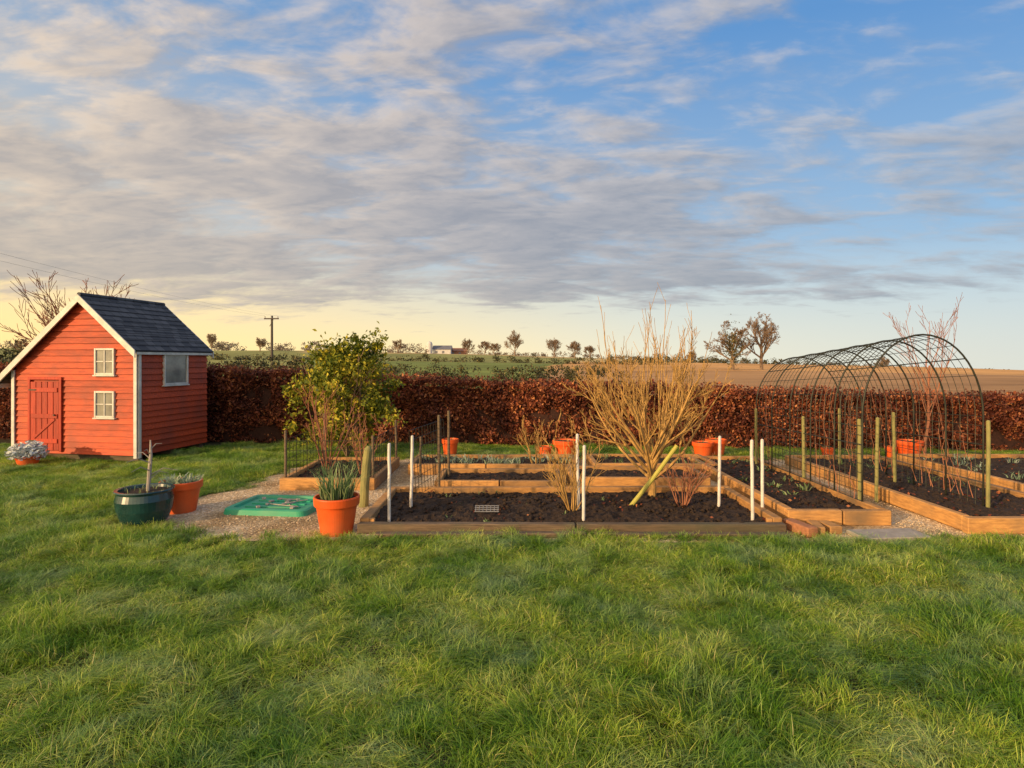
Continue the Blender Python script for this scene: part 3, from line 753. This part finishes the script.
eb=empty('evergreen_bush',(-2.72,9.9,0)); mb=MB(); rg=random.Random(12)
for i in range(9):
    a=i*2.4; s_=rg.uniform(.1,.6); d=Vector((math.cos(a)*math.sin(s_),math.sin(a)*math.sin(s_),math.cos(s_)))
    grow(mb,rg,Vector((0,0,0)),d,1.3,.02,2,spread=.5,nch=4,ratio=.45,wob=.08,minr=.004)
mb.obj('branches',[M_barkdk],parent=eb)
cl=[]
for i in range(175):
    a=rg.random()*6.28; rr_=rg.random()**.5; zz=rg.uniform(.25,1.86)
    wid=.82*math.sqrt(max(.05,1-((zz-.95)/1.0)**2))*(1+.32*math.sin(a*3+zz*5)); 
    cx,cy=wid*rr_*math.cos(a)+.12*(zz-1),wid*rr_*math.sin(a)*.8
    m_=rg.randint(40,90); s_=rg.uniform(.05,.12)
    cl.append(NR.normal(size=(m_,3))*np.array([s_,s_,s_*.8])+np.array([cx,cy,zz+rg.random()**5*.25]))
V,rn=leaf_quads(np.concatenate(cl),.070,asp=.5); np_quads('foliage',V,[M_bush],rnd=rn,parent=eb)

def clumps(name,items,mat,leaf):
    out=[]
    for (x,y,w,h) in items:
        z0=tz(x,y)
        for i in range(max(5,int(w*h*1.6/(leaf*leaf*14)))):
            cx=x+R.uniform(-.5,.5)*w; t=R.random(); cz=z0+h*t*(1-.5*abs(cx-x)/w)
            s_=leaf*R.uniform(.8,1.6); m_=R.randint(22,44)
            out.append(np.clip(NR.normal(size=(m_,3)),-1.6,1.6)*np.array([s_,s_,s_*.7])+np.array([cx,y+R.uniform(-.5,.5)*min(w,6),cz]))
    C=np.concatenate(out); V,rn=leaf_quads(C,leaf); return np_quads(name,V,[mat],rnd=rn)
it=[(x,38+R.uniform(-2,2),2.2,R.uniform(.8,1.5)) for x in np.arange(-.5,6.5,.7)]
clumps('hedgerow_bushes',it,M_dgreen,.16)
it=[(x,30+R.uniform(-2,2),1.6,R.uniform(1.3,2.3)) for x in np.arange(-15.5,-6.2,.55)]+[(x,28,2.5,R.uniform(2.0,2.7)) for x in np.arange(-28,-22,1.0)]
clumps('hedgerow_bushes',it,M_dgreen,.14)
it=[(x,44+R.uniform(-2,2),2,R.uniform(.7,1.4)) for x in np.arange(-9,-3,.9)]
clumps('hedgerow_bushes',it,M_dgreen,.16)
it=[]
for x in np.arange(-260,-20,3.2): it.append((x,235+R.uniform(-15,15),6,R.uniform(1.0,4.5)))
for x in np.arange(-20,90,4.0): it.append((x,255+R.uniform(-8,8),5,R.uniform(.5,2.2)))
for x in np.arange(70,330,3.4): it.append((x,300+R.uniform(-15,25),7,R.uniform(1.0,6.5)))
clumps('distant_treeline',it,M_far,.55)
it=[]
for x in np.arange(20,190,2.0): it.append((x,120+x*.2+R.uniform(-1,1),2.5,R.uniform(.3,1.5)))
for x in np.arange(30,190,2.4): it.append((x,185+R.uniform(-1,1),3,R.uniform(.5,1.9)))
for x in np.arange(-60,30,2.2): it.append((x,112+R.uniform(-1,1),2.5,R.uniform(.4,1.4)))
clumps('field_boundary_hedge',it,M_dgreen,.3)

def farm(x,y,w,d,h,rh,mw,mr,name):
    z=tz(x,y)-.5; e=empty(name,(x,y,z)); mb=MB(); mb.box((0,0,h/2),(w,d,h)); 
    for i in range(int(w/2.5)): mb.box((-w/2+1.2+2.5*i,-d/2-.03,h*.55),(.8,.1,.9),mat=1)
    mb.obj('walls',[mw,M_farmr],parent=e)
    mb=MB(); mb.add([(-w/2-.3,-d/2-.3,h),(w/2+.3,-d/2-.3,h),(w/2+.3,0,h+rh),(-w/2-.3,0,h+rh),(w/2+.3,d/2+.3,h),(-w/2-.3,d/2+.3,h)],[(0,1,2,3),(3,2,4,5),(0,3,5),(1,4,2)])
    mb.obj('roof',[mr],parent=e)
farm(-26,225,6.5,5,2.3,1.5,M_farmw,M_farmr,'farmhouse'); farm(-20.5,230,6,6,1.9,1.2,M_rust,M_rust,'farm_barn')
mb=MB(); mb.lathe([(1.1,0),(1.1,4.2),(.8,4.9),(0,5.2)],n=20); mb.obj('grain_silo',[M_farmw],loc=(-30.5,222,tz(-30,222)-.5))
def upole(x,y,h,rzv=0):
    mb=MB(); mb.tube([(0,0,0),(0,0,h*.5),(0,0,h)],[.16,.14,.12],n=10)
    mb.box((0,-.15,h-.35),(1.7,.12,.14),rot=(0,0,rzv)); mb.box((0,-.12,h-.35-.5),(.05,.05,.9),rot=(0,.5,0))
    for q in(-.75,0,.75): mb.tube([(q*math.cos(rzv),-.15+q*math.sin(rzv),h-.3),(q*math.cos(rzv),-.15+q*math.sin(rzv),h-.05)],[.06,.04],n=8,mat=1)
    return mb.obj('utility_pole',[M_pole,M_grey],loc=(x,y,tz(x,y)-.1))
P=[(-28,70),(-24.2,8)]
upole(*P[0],6.2); upole(*P[1],7.7,.2)
mb=MB()
def wire(a,b,sag,r):
    a=Vector(a);b=Vector(b); mb.tube([a.lerp(b,t/24)-Vector((0,0,sag*4*(t/24)*(1-t/24))) for t in range(25)],r,n=4)
for q in(-.75,.75):
    zA=tz(*P[0])-.1+6.15
    wire((P[0][0]+q,P[0][1]-.15,zA),(P[1][0]+q,P[1][1]-.15,7.6),.6,.0055)
mb.obj('overhead_wires',[M_grey])

# ------------------------------------------------------------------ world, sun
EL=math.radians(13); SD=Vector((-.76*math.cos(EL),-.65*math.cos(EL),math.sin(EL))).normalized()
w=bpy.data.worlds.new('World'); scene.world=w; w.use_nodes=True; nt=w.node_tree; L=nt.links
bg=nt.nodes['Background']; bg.inputs['Strength'].default_value=.1
sky=N(nt,'ShaderNodeTexSky'); sky.sky_type='NISHITA'; sky.sun_disc=False; sky.sun_elevation=EL; sky.sun_rotation=math.atan2(SD.x,SD.y); sky.air_density=1.0; sky.dust_density=1.5
def mth(op,a,b=None,c=None,clamp=False):
    n=N(nt,'ShaderNodeMath',operation=op,use_clamp=clamp)
    for i,v in enumerate((a,b,c)):
        if v is None: continue
        if isinstance(v,(int,float)): n.inputs[i].default_value=v
        else: L.new(v,n.inputs[i])
    return n.outputs[0]
def mixc(f,a,b,bt='MIX'):
    n=N(nt,'ShaderNodeMix',data_type='RGBA',blend_type=bt)
    for i,v in ((0,f),(6,a),(7,b)):
        if isinstance(v,(int,float)): n.inputs[i].default_value=v
        elif isinstance(v,tuple): n.inputs[i].default_value=(*v,1)
        else: L.new(v,n.inputs[i])
    return n.outputs[2]
tc=N(nt,'ShaderNodeTexCoord'); nv=N(nt,'ShaderNodeVectorMath',operation='NORMALIZE'); L.new(tc.outputs['Generated'],nv.inputs[0])
sp=N(nt,'ShaderNodeSeparateXYZ'); L.new(nv.outputs[0],sp.inputs[0]); dx,dy,dz=sp.outputs
dzc=mth('MAXIMUM',dz,0.0); den=mth('ADD',dzc,.16)
cb=N(nt,'ShaderNodeCombineXYZ'); L.new(mth('DIVIDE',dx,den),cb.inputs[0]); L.new(mth('DIVIDE',dy,den),cb.inputs[1])
lf=mth('MULTIPLY_ADD',dx,-.62,.5,clamp=True)
bias=ramp(nt,[(0,(.0,)*3),(.05,(.14,)*3),(.12,(.72,)*3),(.24,(.72,)*3),(.36,(.55,)*3),(.6,(.50,)*3)],dzc)
def cover(ox,oy):
    vadd=N(nt,'ShaderNodeVectorMath',operation='ADD'); L.new(cb.outputs[0],vadd.inputs[0]); vadd.inputs[1].default_value=(ox,oy,0)
    def cn(scale,detail,rot,sc,off,rough,dist=0):
        mp=N(nt,'ShaderNodeMapping'); mp.inputs['Rotation'].default_value=(0,0,rot); mp.inputs['Scale'].default_value=(*sc,1); mp.inputs['Location'].default_value=off
        L.new(vadd.outputs[0],mp.inputs[0]); n=N(nt,'ShaderNodeTexNoise'); n.inputs['Scale'].default_value=scale; n.inputs['Detail'].default_value=detail; n.inputs['Roughness'].default_value=rough; n.inputs['Distortion'].default_value=dist
        L.new(mp.outputs[0],n.inputs['Vector']); return n.outputs['Fac']
    big=cn(.85,3,.45,(.8,1.2),(3,1,0),.5)
    rip=cn(3.4,5,.7,(.8,1.35),(1,5,2),.55,.4)
    fin=cn(9,6,.7,(.75,1.3),(2,2,7),.6,.4)
    cv=mth('ADD',mth('MULTIPLY',big,.44),mth('ADD',mth('MULTIPLY',rip,.70),mth('MULTIPLY',fin,.28)))
    return cv
c0=cover(0,0); c1=cover(-.07,-.02)
cov=mth('ADD',c0,mth('MULTIPLY',mth('SUBTRACT',bias.outputs[0],.5),.55))
cov=mth('ADD',cov,mth('MULTIPLY',mth('SUBTRACT',lf,.5),.14))
rel=mth('MULTIPLY_ADD',mth('SUBTRACT',c0,c1),5.5,.46,clamp=True)
hz=ramp(nt,[(0,(.70,.75,.72)),(.35,(.92,.88,.68)),(.6,(1.2,.94,.46)),(1,(1.4,.95,.32))],lf)
mid=ramp(nt,[(0,(.34,.56,.78)),(.6,(.52,.62,.70)),(1,(1.05,.82,.46))],lf)
tp_=ramp(nt,[(0,(.10,.29,.64)),(.6,(.14,.33,.64)),(1,(.27,.43,.64))],lf)
e1=ramp(nt,[(0,(0,0,0)),(.18,(1,1,1))],dzc); e2=ramp(nt,[(.10,(0,0,0)),(.46,(1,1,1))],dzc)
base=mixc(e1.outputs[0],hz.outputs[0],mid.outputs[0]); base=mixc(e2.outputs[0],base,tp_.outputs[0])
cr=ramp(nt,[(.61,(0,0,0)),(.86,(1,1,1))],cov); cr.color_ramp.interpolation='EASE'
lit=ramp(nt,[(0,(.54,.56,.61)),(.5,(.76,.66,.59)),(1,(1.12,.85,.57))],lf)
sha=ramp(nt,[(0,(.24,.29,.38)),(.5,(.29,.30,.35)),(1,(.44,.40,.38))],lf)
thick=ramp(nt,[(.70,(1,1,1)),(1.05,(.3,.3,.3))],cov)
lowd=ramp(nt,[(.08,(.5,)*3),(.34,(1,1,1))],dzc)
lf2=mth('MULTIPLY',mth('MULTIPLY',mth('MULTIPLY_ADD',rel,.85,.25),thick.outputs[0]),lowd.outputs[0],clamp=True)
ccol=mixc(lf2,sha.outputs[0],lit.outputs[0])
opac=mth('MULTIPLY',cr.outputs[0],.88)
final=mixc(opac,base,ccol)
# the sky on the sunrise side (behind and left of the viewer) is brightened and warmed, out of view, to add light on the ground
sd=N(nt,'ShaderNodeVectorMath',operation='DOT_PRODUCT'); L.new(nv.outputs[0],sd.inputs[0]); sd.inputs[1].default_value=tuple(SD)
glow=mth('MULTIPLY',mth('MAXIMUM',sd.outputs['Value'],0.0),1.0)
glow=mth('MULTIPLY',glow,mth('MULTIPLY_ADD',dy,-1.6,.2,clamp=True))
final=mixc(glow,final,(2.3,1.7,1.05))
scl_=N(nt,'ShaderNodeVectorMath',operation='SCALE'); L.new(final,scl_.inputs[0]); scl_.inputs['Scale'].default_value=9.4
add=N(nt,'ShaderNodeVectorMath',operation='ADD')
s2=N(nt,'ShaderNodeVectorMath',operation='SCALE'); L.new(sky.outputs[0],s2.inputs[0]); s2.inputs['Scale'].default_value=.10
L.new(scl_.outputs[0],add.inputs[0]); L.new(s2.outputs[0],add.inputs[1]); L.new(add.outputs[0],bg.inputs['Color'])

sl=bpy.data.lights.new('sun','SUN'); sl.energy=5.0; sl.angle=math.radians(1.0); sl.color=(1,.66,.33)
so=bpy.data.objects.new('sun',sl); so.rotation_euler=SD.to_track_quat('Z','Y').to_euler(); so.location=(-20,-15,10); link(so)

cam=bpy.data.cameras.new('camera'); cam.lens=21.1; cam.sensor_width=36; cam.shift_y=-24/1024; cam.clip_start=.05; cam.clip_end=8000
co=bpy.data.objects.new('camera',cam); co.location=(0,0,1.6); co.rotation_euler=(math.radians(90),0,0); link(co); scene.camera=co
